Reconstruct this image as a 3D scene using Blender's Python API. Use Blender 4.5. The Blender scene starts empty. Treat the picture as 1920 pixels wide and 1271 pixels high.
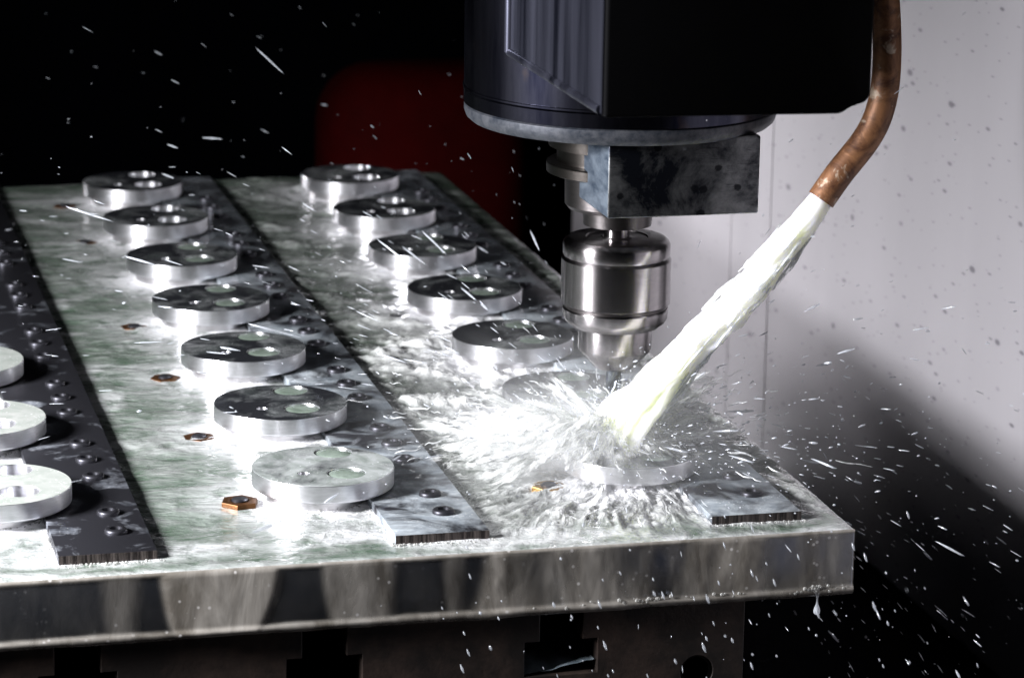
import bpy, bmesh, math, random
import numpy as np
from mathutils import Vector, Matrix
from mathutils import noise as pn
S = 0.001                                     # everything below is written in millimetres
PI = math.pi
rnd = random.Random(7)
rng = np.random.default_rng(11)
sc = bpy.context.scene

# ------------------------------------------------------------------ camera
cd = bpy.data.cameras.new('camera'); cam = bpy.data.objects.new('camera', cd); sc.collection.objects.link(cam)
F = Vector((0.23887623, 0.93989648, -0.24399333)); R = Vector((0.9700159, -0.24255943, 0.01529955)); U = Vector((0.04480289, 0.24033211, 0.96965622))
M = Matrix((R, U, -F)).transposed().to_4x4(); M.translation = Vector((-353.2, -1868.8, 582.9)) * S
cam.matrix_world = M
cd.sensor_width = 36; cd.lens = 110.25; cd.clip_start = .05; cd.clip_end = 50
cd.dof.use_dof = True; cd.dof.focus_distance = 1.97; cd.dof.aperture_fstop = 14.0
sc.camera = cam
# ------------------------------------------------------------------ world, lamps, exposure
w = bpy.data.worlds.new('World'); sc.world = w; w.use_nodes = True
w.node_tree.nodes['Background'].inputs[0].default_value = (.35, .42, .62, 1)
w.node_tree.nodes['Background'].inputs[1].default_value = .004
sc.view_settings.view_transform = 'Standard'; sc.view_settings.look = 'None'
sc.view_settings.exposure = 0; sc.view_settings.gamma = 1; sc.view_settings.use_curve_mapping = False
sc.cycles.use_denoising = True
sc.cycles.transparent_max_bounces = 24; sc.cycles.max_bounces = 8; sc.cycles.volume_bounces = 4
sc.cycles.volume_max_steps = 256; sc.cycles.volume_step_rate = 1.0
def lamp(name, loc, target, size, size_y, power, col, spread=180):
    l = bpy.data.lights.new(name, 'AREA'); l.shape = 'RECTANGLE'; l.size = size * S; l.size_y = size_y * S
    l.energy = power; l.color = col; l.spread = math.radians(spread)
    o = bpy.data.objects.new(name, l); sc.collection.objects.link(o)
    o.location = Vector(loc) * S
    d = (Vector(target) - Vector(loc)); o.rotation_euler = d.to_track_quat('-Z', 'Y').to_euler()
    return o
lamp('machine_lamp', (-1050, -260, 490), (120, 160, 0), 330, 260, 30, (.97, .97, 1.0), 110)
lamp('rear_lamp', (-500, 2050, 310), (600, 960, -60), 400, 380, 2.8, (.98, .96, 1.0), 36)

# ------------------------------------------------------------------ helpers
def link(o): sc.collection.objects.link(o); return o
def tag(o, label=None, cat=None, group=None, kind=None):
    if label: o['label'] = label
    if cat: o['category'] = cat
    if group: o['group'] = group
    if kind: o['kind'] = kind
    return o
def empty(name, loc, label, cat, group=None, rz=0):
    o = link(bpy.data.objects.new(name, None)); o.location = Vector(loc) * S; o.rotation_euler = (0, 0, rz)
    o.empty_display_size = .01
    return tag(o, label, cat, group)
def mesh(name, V, Fc, mat, parent=None, smooth=True, angle=35, bevel=0, seg=2):
    me = bpy.data.meshes.new(name)
    V = np.asarray(V, float) * S
    me.from_pydata(V.tolist(), [], [list(map(int, f)) for f in Fc]); me.update()
    return finish(name, me, mat, parent, smooth, angle, bevel, seg)
def finish(name, me, mat, parent, smooth, angle, bevel=0, seg=2):
    if bevel:
        bm = bmesh.new(); bm.from_mesh(me)
        ed = [e for e in bm.edges if len(e.link_faces) == 2 and e.calc_face_angle(0) > math.radians(30)]
        bmesh.ops.bevel(bm, geom=ed, offset=bevel * S, segments=seg, affect='EDGES', profile=.5)
        bm.to_mesh(me); bm.free()
    if smooth:
        me.polygons.foreach_set('use_smooth', [True] * len(me.polygons))
        if angle < 180: me.set_sharp_from_angle(angle=math.radians(angle))
    me.materials.append(mat)
    o = link(bpy.data.objects.new(name, me))
    if parent: o.parent = parent
    return o
def box_vf(x0, x1, y0, y1, z0, z1):
    V = [(x0,y0,z0),(x1,y0,z0),(x1,y1,z0),(x0,y1,z0),(x0,y0,z1),(x1,y0,z1),(x1,y1,z1),(x0,y1,z1)]
    Fc = [(0,3,2,1),(4,5,6,7),(0,1,5,4),(1,2,6,5),(2,3,7,6),(3,0,4,7)]
    return V, Fc
def lathe_vf(prof, n=96, cx=0, cy=0, caps=True):
    V = []; Fc = []
    for r, z in prof:
        for k in range(n):
            a = 2*PI*k/n; V.append((cx + r*math.cos(a), cy + r*math.sin(a), z))
    m = len(prof)
    for i in range(m-1):
        for k in range(n):
            a, b = i*n+k, i*n+(k+1) % n
            Fc.append((a, b, b+n, a+n))
    if caps: Fc.append(tuple(reversed(range(n)))); Fc.append(tuple(range((m-1)*n, m*n)))
    return V, Fc
def prism_vf(pts, z0, z1):
    n = len(pts)
    V = [(x, y, z0) for x, y in pts] + [(x, y, z1) for x, y in pts]
    Fc = [tuple(reversed(range(n))), tuple(range(n, 2*n))] + [(k, (k+1) % n, n+(k+1) % n, n+k) for k in range(n)]
    return V, Fc
def curve_solid(name, loops, z0, z1, bevel, mat, parent=None, tr=None, angle=35):
    """extruded flat outline with holes"""
    c = bpy.data.curves.new(name, 'CURVE'); c.dimensions = '2D'; c.fill_mode = 'BOTH'
    for lp in loops:
        s = c.splines.new('POLY'); s.points.add(len(lp)-1); s.use_cyclic_u = True
        for q, (x, y) in zip(s.points, lp): q.co = (x*S, y*S, 0, 1)
    c.extrude = (z1-z0)/2*S - bevel*S; c.bevel_depth = bevel*S; c.bevel_resolution = 1; c.offset = -bevel*S
    t = bpy.data.objects.new('t', c); sc.collection.objects.link(t)
    dg = bpy.context.evaluated_depsgraph_get(); me = bpy.data.meshes.new_from_object(t.evaluated_get(dg))
    me.name = name
    bpy.data.objects.remove(t); bpy.data.curves.remove(c)
    bm = bmesh.new(); bm.from_mesh(me); bmesh.ops.remove_doubles(bm, verts=bm.verts, dist=1e-6)
    bmesh.ops.translate(bm, verts=bm.verts, vec=(0, 0, (z0+z1)/2*S))
    if tr is not None: bmesh.ops.transform(bm, matrix=tr, verts=bm.verts)
    bmesh.ops.recalc_face_normals(bm, faces=bm.faces); bm.to_mesh(me); bm.free()
    me.materials.clear()
    return finish(name, me, mat, parent, True, min(angle, 20))
def circ(cx, cy, r, n=64): return [(cx + r*math.cos(2*PI*k/n), cy + r*math.sin(2*PI*k/n)) for k in range(n)]
def tube_vf(path, radii, n=10, caps=True, twist=0):
    V = []; Fc = []
    P = [Vector(p) for p in path]
    up = Vector((0.13, 0.2, 1)).normalized()
    for i, p in enumerate(P):
        t = (P[min(i+1, len(P)-1)] - P[max(i-1, 0)])
        if t.length < 1e-9: t = Vector((0, 0, 1))
        t.normalize(); a = t.cross(up)
        if a.length < 1e-3: a = t.cross(Vector((1, 0, 0)))
        a.normalize(); b = a.cross(t)
        for k in range(n):
            th = 2*PI*k/n + twist*i
            V.append(tuple(p + (a*math.cos(th) + b*math.sin(th))*radii[i]))
    m = len(P)
    for i in range(m-1):
        for k in range(n):
            Fc.append((i*n+k, i*n+(k+1) % n, (i+1)*n+(k+1) % n, (i+1)*n+k))
    if caps: Fc.append(tuple(reversed(range(n)))); Fc.append(tuple(range((m-1)*n, m*n)))
    return V, Fc
class MB:
    def __init__(s): s.V = []; s.F = []; s.n = 0
    def add(s, vf):
        V, Fc = vf; V = np.asarray(V, float); s.V.append(V); n = s.n
        s.F.extend([tuple(i+n for i in f) for f in Fc]); s.n += len(V)
    def build(s, name, mat, parent=None, **k): return mesh(name, np.concatenate(s.V), s.F, mat, parent, **k)
# numpy noise
_perm = rng.permutation(4096)
_val = rng.random(4096)*2-1
def vnoise(x, y, z=0.0):
    x = np.asarray(x, float); y = np.asarray(y, float)+z*17.31
    xi = np.floor(x).astype(int); yi = np.floor(y).astype(int); fx = x-xi; fy = y-yi
    fx = fx*fx*(3-2*fx); fy = fy*fy*(3-2*fy)
    h = lambda a, b: _val[_perm[(a + _perm[b & 4095]) & 4095]]
    return (h(xi, yi)*(1-fx)+h(xi+1, yi)*fx)*(1-fy) + (h(xi, yi+1)*(1-fx)+h(xi+1, yi+1)*fx)*fy
def fbm(x, y, o=4, z=0.0):
    s = 0; a = 1; t = 0
    for k in range(o): s = s + a*vnoise(x*2**k+k*31.7, y*2**k+k*11.3, z); t += a; a *= .5
    return s/t

# ------------------------------------------------------------------ materials
class NT:
    def __init__(s, name):
        s.m = bpy.data.materials.new(name); s.m.use_nodes = True; s.t = s.m.node_tree; s.t.nodes.clear()
        s.out = s.n('ShaderNodeOutputMaterial')
    def n(s, typ, **k):
        nd = s.t.nodes.new(typ)
        for a, b in k.items():
            if a == 'ins':
                for i, v in b.items():
                    if isinstance(v, bpy.types.NodeSocket): s.t.links.new(v, nd.inputs[i])
                    else: nd.inputs[i].default_value = v
            else: setattr(nd, a, b)
        return nd
    def l(s, a, b): s.t.links.new(a, b)
    def coord(s, which='Object', scale=(1, 1, 1), loc=(0, 0, 0), rot=(0, 0, 0)):
        tc = s.n('ShaderNodeTexCoord'); mp = s.n('ShaderNodeMapping', ins={0: tc.outputs[which], 1: loc, 2: rot, 3: scale}); return mp.outputs[0]
    def noise(s, vec, scale, detail=4, rough=.55, dist=0, dim='3D', w=0):
        nd = s.n('ShaderNodeTexNoise', noise_dimensions=dim, ins={'Vector': vec, 'Scale': scale, 'Detail': detail, 'Roughness': rough, 'Distortion': dist})
        if dim == '4D':
            if isinstance(w, bpy.types.NodeSocket): s.l(w, nd.inputs['W'])
            else: nd.inputs['W'].default_value = w
        return nd.outputs[0]
    def ramp(s, v, stops, interp='LINEAR'):
        r = s.n('ShaderNodeValToRGB', ins={0: v}); r.color_ramp.interpolation = interp
        e = r.color_ramp.elements
        while len(e) < len(stops): e.new(.5)
        for q, (p, c) in zip(e, stops):
            q.position = p; q.color = (c, c, c, 1) if isinstance(c, (int, float)) else (*c, 1)
        return r.outputs[0]
    def mix(s, f, a, b, typ='RGBA'):
        nd = s.n('ShaderNodeMix', data_type=typ)
        i = {'RGBA': (0, 6, 7), 'FLOAT': (0, 2, 3)}[typ]; o = {'RGBA': 2, 'FLOAT': 0}[typ]
        for k, v in zip(i, (f, a, b)):
            if isinstance(v, bpy.types.NodeSocket): s.l(v, nd.inputs[k])
            else: nd.inputs[k].default_value = (*v, 1) if isinstance(v, tuple) and len(v) == 3 else v
        return nd.outputs[o]
    def math(s, op, a, b=0.0, c=None, clamp=False):
        nd = s.n('ShaderNodeMath', operation=op, use_clamp=clamp)
        for k, v in enumerate((a, b) if c is None else (a, b, c)):
            if isinstance(v, bpy.types.NodeSocket): s.l(v, nd.inputs[k])
            else: nd.inputs[k].default_value = v
        return nd.outputs[0]
    def bump(s, h, strength=.3, dist=.001, normal=None):
        nd = s.n('ShaderNodeBump', ins={'Height': h, 'Strength': strength, 'Distance': dist})
        if normal is not None: s.l(normal, nd.inputs['Normal'])
        return nd.outputs[0]
    def pr(s, **k):
        ins = {}
        names = dict(col='Base Color', metal='Metallic', rough='Roughness', normal='Normal', aniso='Anisotropic', arot='Anisotropic Rotation', tan='Tangent', coat='Coat Weight', crough='Coat Roughness', spec='Specular IOR Level', trans='Transmission Weight', sss='Subsurface Weight', ior='IOR', alpha='Alpha', ssr='Subsurface Radius', sscale='Subsurface Scale')
        for a, v in k.items():
            ins[names[a]] = (*v, 1) if a == 'col' and isinstance(v, tuple) else v
        return s.n('ShaderNodeBsdfPrincipled', ins=ins).outputs[0]
    def done(s, sh): s.l(sh, s.out.inputs[0]); return s.m

AROT = 0.25
def lathe_metal(name, col, rough, aniso=.75, dirt=0.0, dirtcol=(.05, .05, .05)):
    t = NT(name)
    v = t.coord('Object', (1.5, 1.5, 1300)); g = t.noise(v, 2.0, 4, .7)
    c = t.mix(t.ramp(t.noise(t.coord('Object', (60, 60, 300)), 2, 4), [(.35, 0), (.75, 1)]), tuple(x*.82 for x in col), col)
    if dirt:
        d = t.ramp(t.noise(t.coord('Object', (1, 1, .6)), 45, 6, .65), [(.52, 0), (.66, 1)]); c = t.mix(t.math('MULTIPLY', d, dirt), c, dirtcol)
    tg = t.n('ShaderNodeTangent', direction_type='RADIAL', axis='Z').outputs[0]
    return t.done(t.pr(col=c, metal=1.0, rough=t.mix(g, rough*.8, rough*1.25, 'FLOAT'), aniso=aniso, tan=tg, arot=AROT, normal=t.bump(g, .15, .00005)))
M_alu_side = lathe_metal('turned_aluminium', (.84, .84, .87), .32, .5)
M_hub = lathe_metal('turned_aluminium_hub', (.70, .69, .70), .33, .4)
M_chuck = lathe_metal('ground_steel', (.40, .375, .38), .24, .85)
M_collar = lathe_metal('collar_steel', (.12, .11, .11), .35, .5)
M_ring = lathe_metal('worn_ring_steel', (.06, .054, .05), .3, .4, .6)

def mk_milk(name, dark, light, scale, stretch, lo, hi, rough=.12, wet=True):
    t = NT(name); v = t.coord('Object', stretch)
    n = t.noise(v, scale, 6, .62, .6)
    c = t.mix(t.ramp(n, [(lo, 0), (hi, 1)]), dark, light)
    b = t.bump(t.noise(v, scale*2.2, 5, .6, .4), .35, .0012)
    return t.done(t.pr(col=c, rough=rough, normal=b, coat=.3, sss=.25, ssr=(1, 1, .8), sscale=.004))

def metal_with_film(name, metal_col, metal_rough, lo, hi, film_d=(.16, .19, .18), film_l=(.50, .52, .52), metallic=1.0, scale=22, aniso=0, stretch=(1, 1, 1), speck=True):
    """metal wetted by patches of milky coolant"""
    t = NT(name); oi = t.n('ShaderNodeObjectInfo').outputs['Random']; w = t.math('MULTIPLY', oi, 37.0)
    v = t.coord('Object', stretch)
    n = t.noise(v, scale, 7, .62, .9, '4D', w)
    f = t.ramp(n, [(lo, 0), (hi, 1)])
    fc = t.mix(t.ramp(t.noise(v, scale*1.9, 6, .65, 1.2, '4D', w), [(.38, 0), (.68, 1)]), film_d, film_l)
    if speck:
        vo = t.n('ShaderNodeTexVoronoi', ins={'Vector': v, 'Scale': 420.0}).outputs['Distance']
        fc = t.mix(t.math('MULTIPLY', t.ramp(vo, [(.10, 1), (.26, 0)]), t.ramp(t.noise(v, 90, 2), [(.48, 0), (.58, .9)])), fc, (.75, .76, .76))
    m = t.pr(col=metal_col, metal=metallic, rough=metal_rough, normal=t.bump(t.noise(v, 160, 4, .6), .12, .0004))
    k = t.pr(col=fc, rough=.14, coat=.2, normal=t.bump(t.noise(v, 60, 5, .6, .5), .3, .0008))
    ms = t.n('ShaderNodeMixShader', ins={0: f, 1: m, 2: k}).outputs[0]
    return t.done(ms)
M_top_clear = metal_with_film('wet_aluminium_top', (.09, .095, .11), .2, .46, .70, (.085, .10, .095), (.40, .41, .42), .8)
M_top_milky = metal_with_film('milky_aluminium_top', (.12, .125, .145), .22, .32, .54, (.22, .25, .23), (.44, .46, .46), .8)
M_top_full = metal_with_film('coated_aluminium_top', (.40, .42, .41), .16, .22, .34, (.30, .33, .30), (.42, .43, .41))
M_bar = metal_with_film('wet_dark_steel', (.055, .055, .065), .30, .54, .70, (.10, .11, .13), (.34, .36, .40), .75, 26)
M_bar_film = metal_with_film('milky_dark_steel', (.055, .055, .065), .30, .40, .58, (.20, .23, .26), (.46, .50, .53), .75, 22)

def mk_plain(name, col, rough, metal=0.0, nscale=60, var=.35, bump=.15, **kw):
    t = NT(name); v = t.coord()
    n = t.noise(v, nscale, 6, .65)
    c = t.mix(t.ramp(n, [(.35, 0), (.68, 1)]), tuple(x*(1-var) for x in col), col)
    return t.done(t.pr(col=c, metal=metal, rough=rough, normal=t.bump(n, bump, .0006), **kw))
M_bolt = mk_plain('oiled_bolt_steel', (.055, .055, .065), .42, .8)
M_brass = mk_plain('aged_brass', (.15, .062, .018), .45, .7, 120, .6)
M_brass_bright = mk_plain('bright_brass', (.70, .40, .11), .25, 1.0, 160, .3)
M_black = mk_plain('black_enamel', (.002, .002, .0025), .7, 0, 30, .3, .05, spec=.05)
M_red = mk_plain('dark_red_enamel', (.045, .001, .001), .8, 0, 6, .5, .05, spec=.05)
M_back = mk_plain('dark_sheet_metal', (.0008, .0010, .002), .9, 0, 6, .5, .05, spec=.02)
M_drill = mk_plain('tool_steel', (.20, .22, .25), .25, 1.0, 200, .4)

def mk_sawn():
    t = NT('sawn_steel_edge'); v = t.coord('Object', (420, 420, 25)); n = t.noise(v, 1.0, 3, .6)
    c = t.mix(t.ramp(n, [(.40, 0), (.6, 1)]), (.014, .010, .010), (.085, .07, .065))
    return t.done(t.pr(col=c, metal=.5, rough=.45, normal=t.bump(n, .8, .0008)))
M_sawn = mk_sawn()
def mk_plate():
    t = NT('plate_aluminium'); v = t.coord('Object', (1, 1, 1))
    sc_ = t.noise(t.coord('Object', (60, 60, 900), rot=(0, .5, 0)), 1.0, 3, .7)
    c = t.mix(t.ramp(t.noise(v, 9, 5), [(.35, 0), (.7, 1)]), (.10, .125, .17), (.19, .205, .25))
    return t.done(t.pr(col=c, metal=.95, rough=.24, normal=t.bump(sc_, .2, .0003)))
M_plate = mk_plate()
def mk_rusty():
    t = NT('rusty_cast_iron'); v = t.coord()
    c = t.mix(t.ramp(t.noise(v, 25, 7, .7), [(.42, 0), (.72, 1)]), (.016, .013, .012), (.062, .042, .034))
    return t.done(t.pr(col=c, rough=.45, metal=.2, normal=t.bump(t.noise(v, 260, 4, .6), .5, .0006)))
M_rusty = mk_rusty()
def mk_copper():
    t = NT('stained_copper'); v = t.coord()
    n = t.noise(v, 48, 6, .7, .8)
    c = t.mix(t.ramp(n, [(.36, 0), (.52, .55), (.70, 1)]), (.07, .026, .012), (.33, .155, .07))
    c = t.mix(t.ramp(t.noise(v, 75, 5, .6, .5), [(.60, 0), (.68, .75)]), c, (.50, .42, .33))
    c = t.mix(t.ramp(t.noise(v, 30, 5, .6, .5, '4D', 5.), [(.56, 0), (.66, .9)]), c, (.06, .025, .015))
    return t.done(t.pr(col=c, metal=.35, rough=.5, normal=t.bump(n, .45, .0012)))
M_copper = mk_copper()
def mk_block():
    t = NT('stained_block_steel'); v = t.coord()
    a = t.noise(v, 24, 7, .68, .4); c = t.mix(t.ramp(a, [(.40, 0), (.62, 1)]), (.012, .014, .02), (.24, .245, .25))
    # dark blots, more of them low down on the face
    vo = t.n('ShaderNodeTexVoronoi', ins={'Vector': t.coord('Object', (1, 1, 1)), 'Scale': 75.0, 'Randomness': 1.0}).outputs['Distance']
    blot = t.ramp(t.math('ADD', vo, t.math('MULTIPLY', t.noise(v, 180, 4, .7), .25)), [(.30, 1), (.36, 0)])
    c = t.mix(t.math('MULTIPLY', blot, .85), c, (.008, .009, .012))
    # scratches
    s1 = t.ramp(t.noise(t.coord('Object', (18, 18, 520), rot=(0, -.75, 0)), 1.0, 2, .5, .5), [(.485, 0), (.5, 1), (.515, 0)])
    s1 = t.math('MULTIPLY', s1, t.ramp(t.noise(v, 35, 2), [(.48, 0), (.54, .9)]))
    c = t.mix(s1, c, (.008, .008, .012))
    return t.done(t.pr(col=c, metal=.9, rough=.33, normal=t.bump(a, .25, .0008)))
M_block = mk_block()
def mk_head():
    t = NT('oily_spindle_steel'); v = t.coord('Object', (12, 12, 1.4))
    n = t.noise(v, 4, 5, .6); c = t.mix(t.ramp(n, [(.35, 0), (.7, 1)]), (.014, .015, .028), (.075, .076, .10))
    c = t.mix(t.ramp(t.noise(t.coord(), 18, 6, .6), [(.6, 0), (.72, .6)]), c, (.13, .09, .06))
    vo = t.n('ShaderNodeTexVoronoi', ins={'Vector': t.coord(), 'Scale': 130.0}).outputs['Distance']
    c = t.mix(t.math('MULTIPLY', t.ramp(vo, [(.05, 1), (.1, 0)]), t.ramp(t.noise(t.coord(), 14, 2), [(.5, 0), (.6, 1)])), c, (.8, .82, .85))
    return t.done(t.pr(col=c, metal=1.0, rough=.24, normal=t.bump(t.noise(t.coord('Object', (3, 3, 1)), 40, 4), .05, .001)))
M_head = mk_head()
def mk_lip():
    t = NT('worn_grey_lip'); v = t.coord('Object', (1, 1, 1)); n = t.noise(v, 150, 6, .7)
    c = t.mix(t.ramp(n, [(.35, 0), (.65, 1)]), (.02, .025, .035), (.085, .088, .10))
    return t.done(t.pr(col=c, metal=.5, rough=.42, normal=t.bump(n, .3, .0008)))
M_lip = mk_lip()
def mk_guard():
    t = NT('wet_guard_plate'); v = t.coord('Object', (3, 14, .7))
    n = t.noise(v, 3.2, 5, .6)
    c = t.mix(t.ramp(n, [(.35, 0), (.66, 1)]), (.006, .007, .013), (.085, .088, .12))
    return t.done(t.pr(col=c, metal=.8, rough=.30, normal=t.bump(n, .2, .002)))
M_guard = mk_guard()
def mk_wall():
    t = NT('specked_grey_paint'); v = t.coord()
    big = t.noise(t.coord('Object', (1, 2.0, .25)), 2.5, 3, .5)
    c = t.mix(t.ramp(big, [(.3, 0), (.75, 1)]), (.275, .265, .275), (.36, .345, .36))
    fine = t.noise(t.coord('Object', (1, 1.2, 1)), 110, 5, .7); c = t.mix(t.math('MULTIPLY', fine, .35), c, (.30, .285, .32))
    # dark oval specks painted in for flying drops seen in silhouette
    for sc_, thr, w_, st, rot in ((26, .085, .8, (1, .45, 1.0), .5), (48, .10, .75, (1, .35, 1.1), -.35), (15, .05, .85, (1, .7, 1), .2), (85, .12, .7, (1, .3, 1.2), .1), (130, .14, .6, (1, .25, 1.4), -.2), (150, .12, .6, (1, .3, 1.0), .4)):
        vo = t.n('ShaderNodeTexVoronoi', ins={'Vector': t.coord('Object', st, rot=(rot, 0, 0)), 'Scale': float(sc_), 'Randomness': 1.0})
        m = t.ramp(vo.outputs['Distance'], [(thr*.6, 1), (thr, 0)])
        gate = t.ramp(t.n('ShaderNodeSeparateColor', ins={0: vo.outputs['Color']}).outputs[0], [(.50, 0), (.55, 1)])
        c = t.mix(t.math('MULTIPLY', t.math('MULTIPLY', m, gate), w_), c, (.07, .065, .08))
    return t.done(t.pr(col=c, rough=.45, normal=t.bump(fine, .1, .001)))
M_wall = mk_wall()

# impact point of the coolant jet, on the nearest disc of the right row
IX, IY = 196.0, 8.0
def mk_film():
    """milky coolant: green-grey where it is deep and calm, white where it is whipped up, streaked away from the impact"""
    t = NT('milky_coolant'); g = t.n('ShaderNodeNewGeometry').outputs['Position']
    v = t.n('ShaderNodeVectorMath', operation='SCALE', ins={0: g, 3: 1000.0}).outputs[0]
    sp = t.n('ShaderNodeSeparateXYZ', ins={0: v}); X = t.math('SUBTRACT', sp.outputs[0], IX); Y = t.math('SUBTRACT', sp.outputs[1], IY)
    ang = t.math('ARCTAN2', Y, X); r = t.math('SQRT', t.math('ADD', t.math('MULTIPLY', X, X), t.math('MULTIPLY', Y, Y)))
    warp = t.noise(g, 9, 3, .5)
    a2 = t.math('ADD', t.math('MULTIPLY', ang, 9.0), t.math('MULTIPLY', warp, 6.0))
    pv = t.n('ShaderNodeCombineXYZ', ins={0: a2, 1: t.math('MULTIPLY', r, .017), 2: t.math('MULTIPLY', sp.outputs[2], .05)}).outputs[0]
    streak = t.noise(pv, 1.6, 5, .56, .9)
    turb = t.n('ShaderNodeAttribute', attribute_name='turb').outputs['Fac']
    foam = t.n('ShaderNodeAttribute', attribute_name='foam').outputs['Fac']
    cn = t.noise(t.n('ShaderNodeMapping', ins={0: g, 3: (1, 2.2, 1), 2: (0, 0, .25)}).outputs[0], 17, 6, .60, 2.2)
    calm = t.mix(t.ramp(cn, [(.40, 0), (.56, .55), (.70, 1)]), (.06, .105, .066), (.26, .275, .262))
    crest = t.n('ShaderNodeAttribute', attribute_name='crest').outputs['Fac']
    mixed = t.math('ADD', t.math('MULTIPLY', streak, .72), t.math('MULTIPLY', crest, .42))
    wild = t.mix(t.ramp(mixed, [(.37, 0), (.52, .42), (.72, 1)]), (.032, .042, .030), (.56, .57, .555))
    c = t.mix(turb, calm, wild)
    # foam, with glow off the discs painted in: pale, pitted with bubbles
    vo = t.n('ShaderNodeTexVoronoi', ins={'Vector': g, 'Scale': 520.0}).outputs['Distance']
    vo2 = t.n('ShaderNodeTexVoronoi', ins={'Vector': g, 'Scale': 240.0}).outputs['Distance']
    pit = t.math('MULTIPLY', t.ramp(vo, [(.12, .55), (.30, 1)]), t.ramp(vo2, [(.08, .5), (.18, 1)]))
    fm = t.math('MULTIPLY', foam, t.ramp(t.noise(g, 45, 5, .65), [(.30, 0), (.50, 1)]))
    fc = t.mix(pit, (.30, .30, .30), (.84, .84, .86))
    c = t.mix(fm, c, fc)
    rip = t.noise(t.n('ShaderNodeMapping', ins={0: g, 3: (1, 2.6, 1), 2: (0, 0, .2)}).outputs[0], 62, 3, .5, 1.2)
    h = t.math('ADD', t.math('MULTIPLY', streak, t.math('MULTIPLY', turb, 2.2)), t.math('ADD', t.math('MULTIPLY', cn, 1.0), t.math('MULTIPLY', rip, .9)))
    h = t.math('ADD', h, t.math('MULTIPLY', t.math('MULTIPLY', pit, fm), .5))
    ro = t.mix(fm, .10, .4, 'FLOAT')
    return t.done(t.pr(col=c, rough=ro, normal=t.bump(h, .7, .0022), spec=.6, coat=.6, crough=.03))
M_film = mk_film()
def mk_fill(): return mk_milk('green_coolant', (.15, .19, .155), (.29, .345, .30), 60, (1, 1, 1), .35, .7)
M_fill = mk_fill()
def mk_stream():
    t = NT('coolant_jet_white'); v = t.coord('UV') if False else t.coord('Generated')
    n = t.noise(t.coord('Object', (1, 1, 1), rot=(0, .72, 0)), 26, 5, .5, .6)
    c = t.mix(t.ramp(n, [(.35, 0), (.60, 1)]), (.84, .87, .70), (.97, .975, .94))
    return t.done(t.pr(col=c, rough=.25, normal=t.bump(n, .15, .0015), sss=1.0, ssr=(1, 1, .75), sscale=.011))
M_stream = mk_stream()
def mk_spray(name, alo, ahi, col=(.85, .87, .88), scale=(1, 1, 1), base=.0):
    t = NT(name); n = t.noise(t.coord('Object', scale), 70, 5, .65, .5)
    a = t.ramp(n, [(alo, base), (ahi, 1)])
    d = t.n('ShaderNodeBsdfDiffuse', ins={0: (*col, 1)}).outputs[0]
    tl = t.n('ShaderNodeBsdfTranslucent', ins={0: (*col, 1)}).outputs[0]
    gl = t.n('ShaderNodeBsdfGlossy', ins={0: (1, 1, 1, 1), 1: .12}).outputs[0]
    m = t.n('ShaderNodeMixShader', ins={0: .45, 1: d, 2: tl}).outputs[0]
    m = t.n('ShaderNodeMixShader', ins={0: .10, 1: m, 2: gl}).outputs[0]
    tr = t.n('ShaderNodeBsdfTransparent').outputs[0]
    return t.done(t.n('ShaderNodeMixShader', ins={0: a, 1: tr, 2: m}).outputs[0])
M_lig = mk_spray('spray_threads', .36, .60, base=.12)
M_sheet = mk_spray('spray_sheet', .46, .70)
M_drop = mk_spray('spray_drops', .30, .70, (.66, .69, .74), base=.25)
def mk_runoff():
    t = NT('runoff_film'); v = t.coord('Object', (1, 1, .35))
    n = t.noise(v, 38, 6, .62, .6); c = t.mix(t.ramp(n, [(.35, 0), (.68, 1)]), (.15, .135, .115), (.42, .395, .36))
    vo = t.n('ShaderNodeTexVoronoi', ins={'Vector': t.coord(), 'Scale': 170.0}).outputs['Distance']
    bead = t.math('MULTIPLY', t.ramp(vo, [(.10, 1), (.22, 0)]), t.ramp(t.noise(t.coord(), 30, 2), [(.5, 0), (.6, 1)]))
    c = t.mix(bead, c, (.72, .70, .68))
    b = t.pr(col=c, rough=.15, normal=t.bump(n, .3, .001), coat=.3)
    th = t.n('ShaderNodeAttribute', attribute_name='thick').outputs['Fac']
    tr = t.n('ShaderNodeBsdfTransparent').outputs[0]
    gl = t.n('ShaderNodeBsdfGlossy', ins={0: (1, 1, 1, 1), 1: .1}).outputs[0]
    tr = t.n('ShaderNodeMixShader', ins={0: .05, 1: tr, 2: gl}).outputs[0]
    return t.done(t.n('ShaderNodeMixShader', ins={0: th, 1: tr, 2: b}).outputs[0])
M_runoff = mk_runoff()

# ------------------------------------------------------------------ the enclosure
V, Fc = box_vf(600, 640, -900, 1603, -1500, 1500)
o = mesh('enclosure_wall', V, Fc, M_wall, smooth=False); wall = tag(o, 'pale grey painted sheet metal wall with drop silhouettes painted as dark specks', 'wall')
mb = MB(); mb.add(box_vf(599.2, 600.5, 893, 911, -1500, 1500)); mb.add(box_vf(599.4, 600.5, 1010, 1018, -1500, 1500))
mb.build('seam_strip', M_wall, wall, smooth=False, bevel=.3)
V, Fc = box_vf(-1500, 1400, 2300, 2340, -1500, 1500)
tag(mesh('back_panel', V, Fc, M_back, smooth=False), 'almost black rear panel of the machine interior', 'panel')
V, Fc = box_vf(-420, 306, 1026, 1195, -900, -39); V = [(x, y, (-80 if y > 1100 else -39) if z > -100 else z) for x, y, z in V]  # block added out of sight to keep rear lamp light off the lower wall
tag(mesh('rear_light_block', V, Fc, M_back, bevel=4), 'unseen black block added behind the table to stop rear lamp light', 'light blocker')
V, Fc = box_vf(316, 598, -900, 1603, -330, -272)  # black slab added to darken the view below the plate
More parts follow.
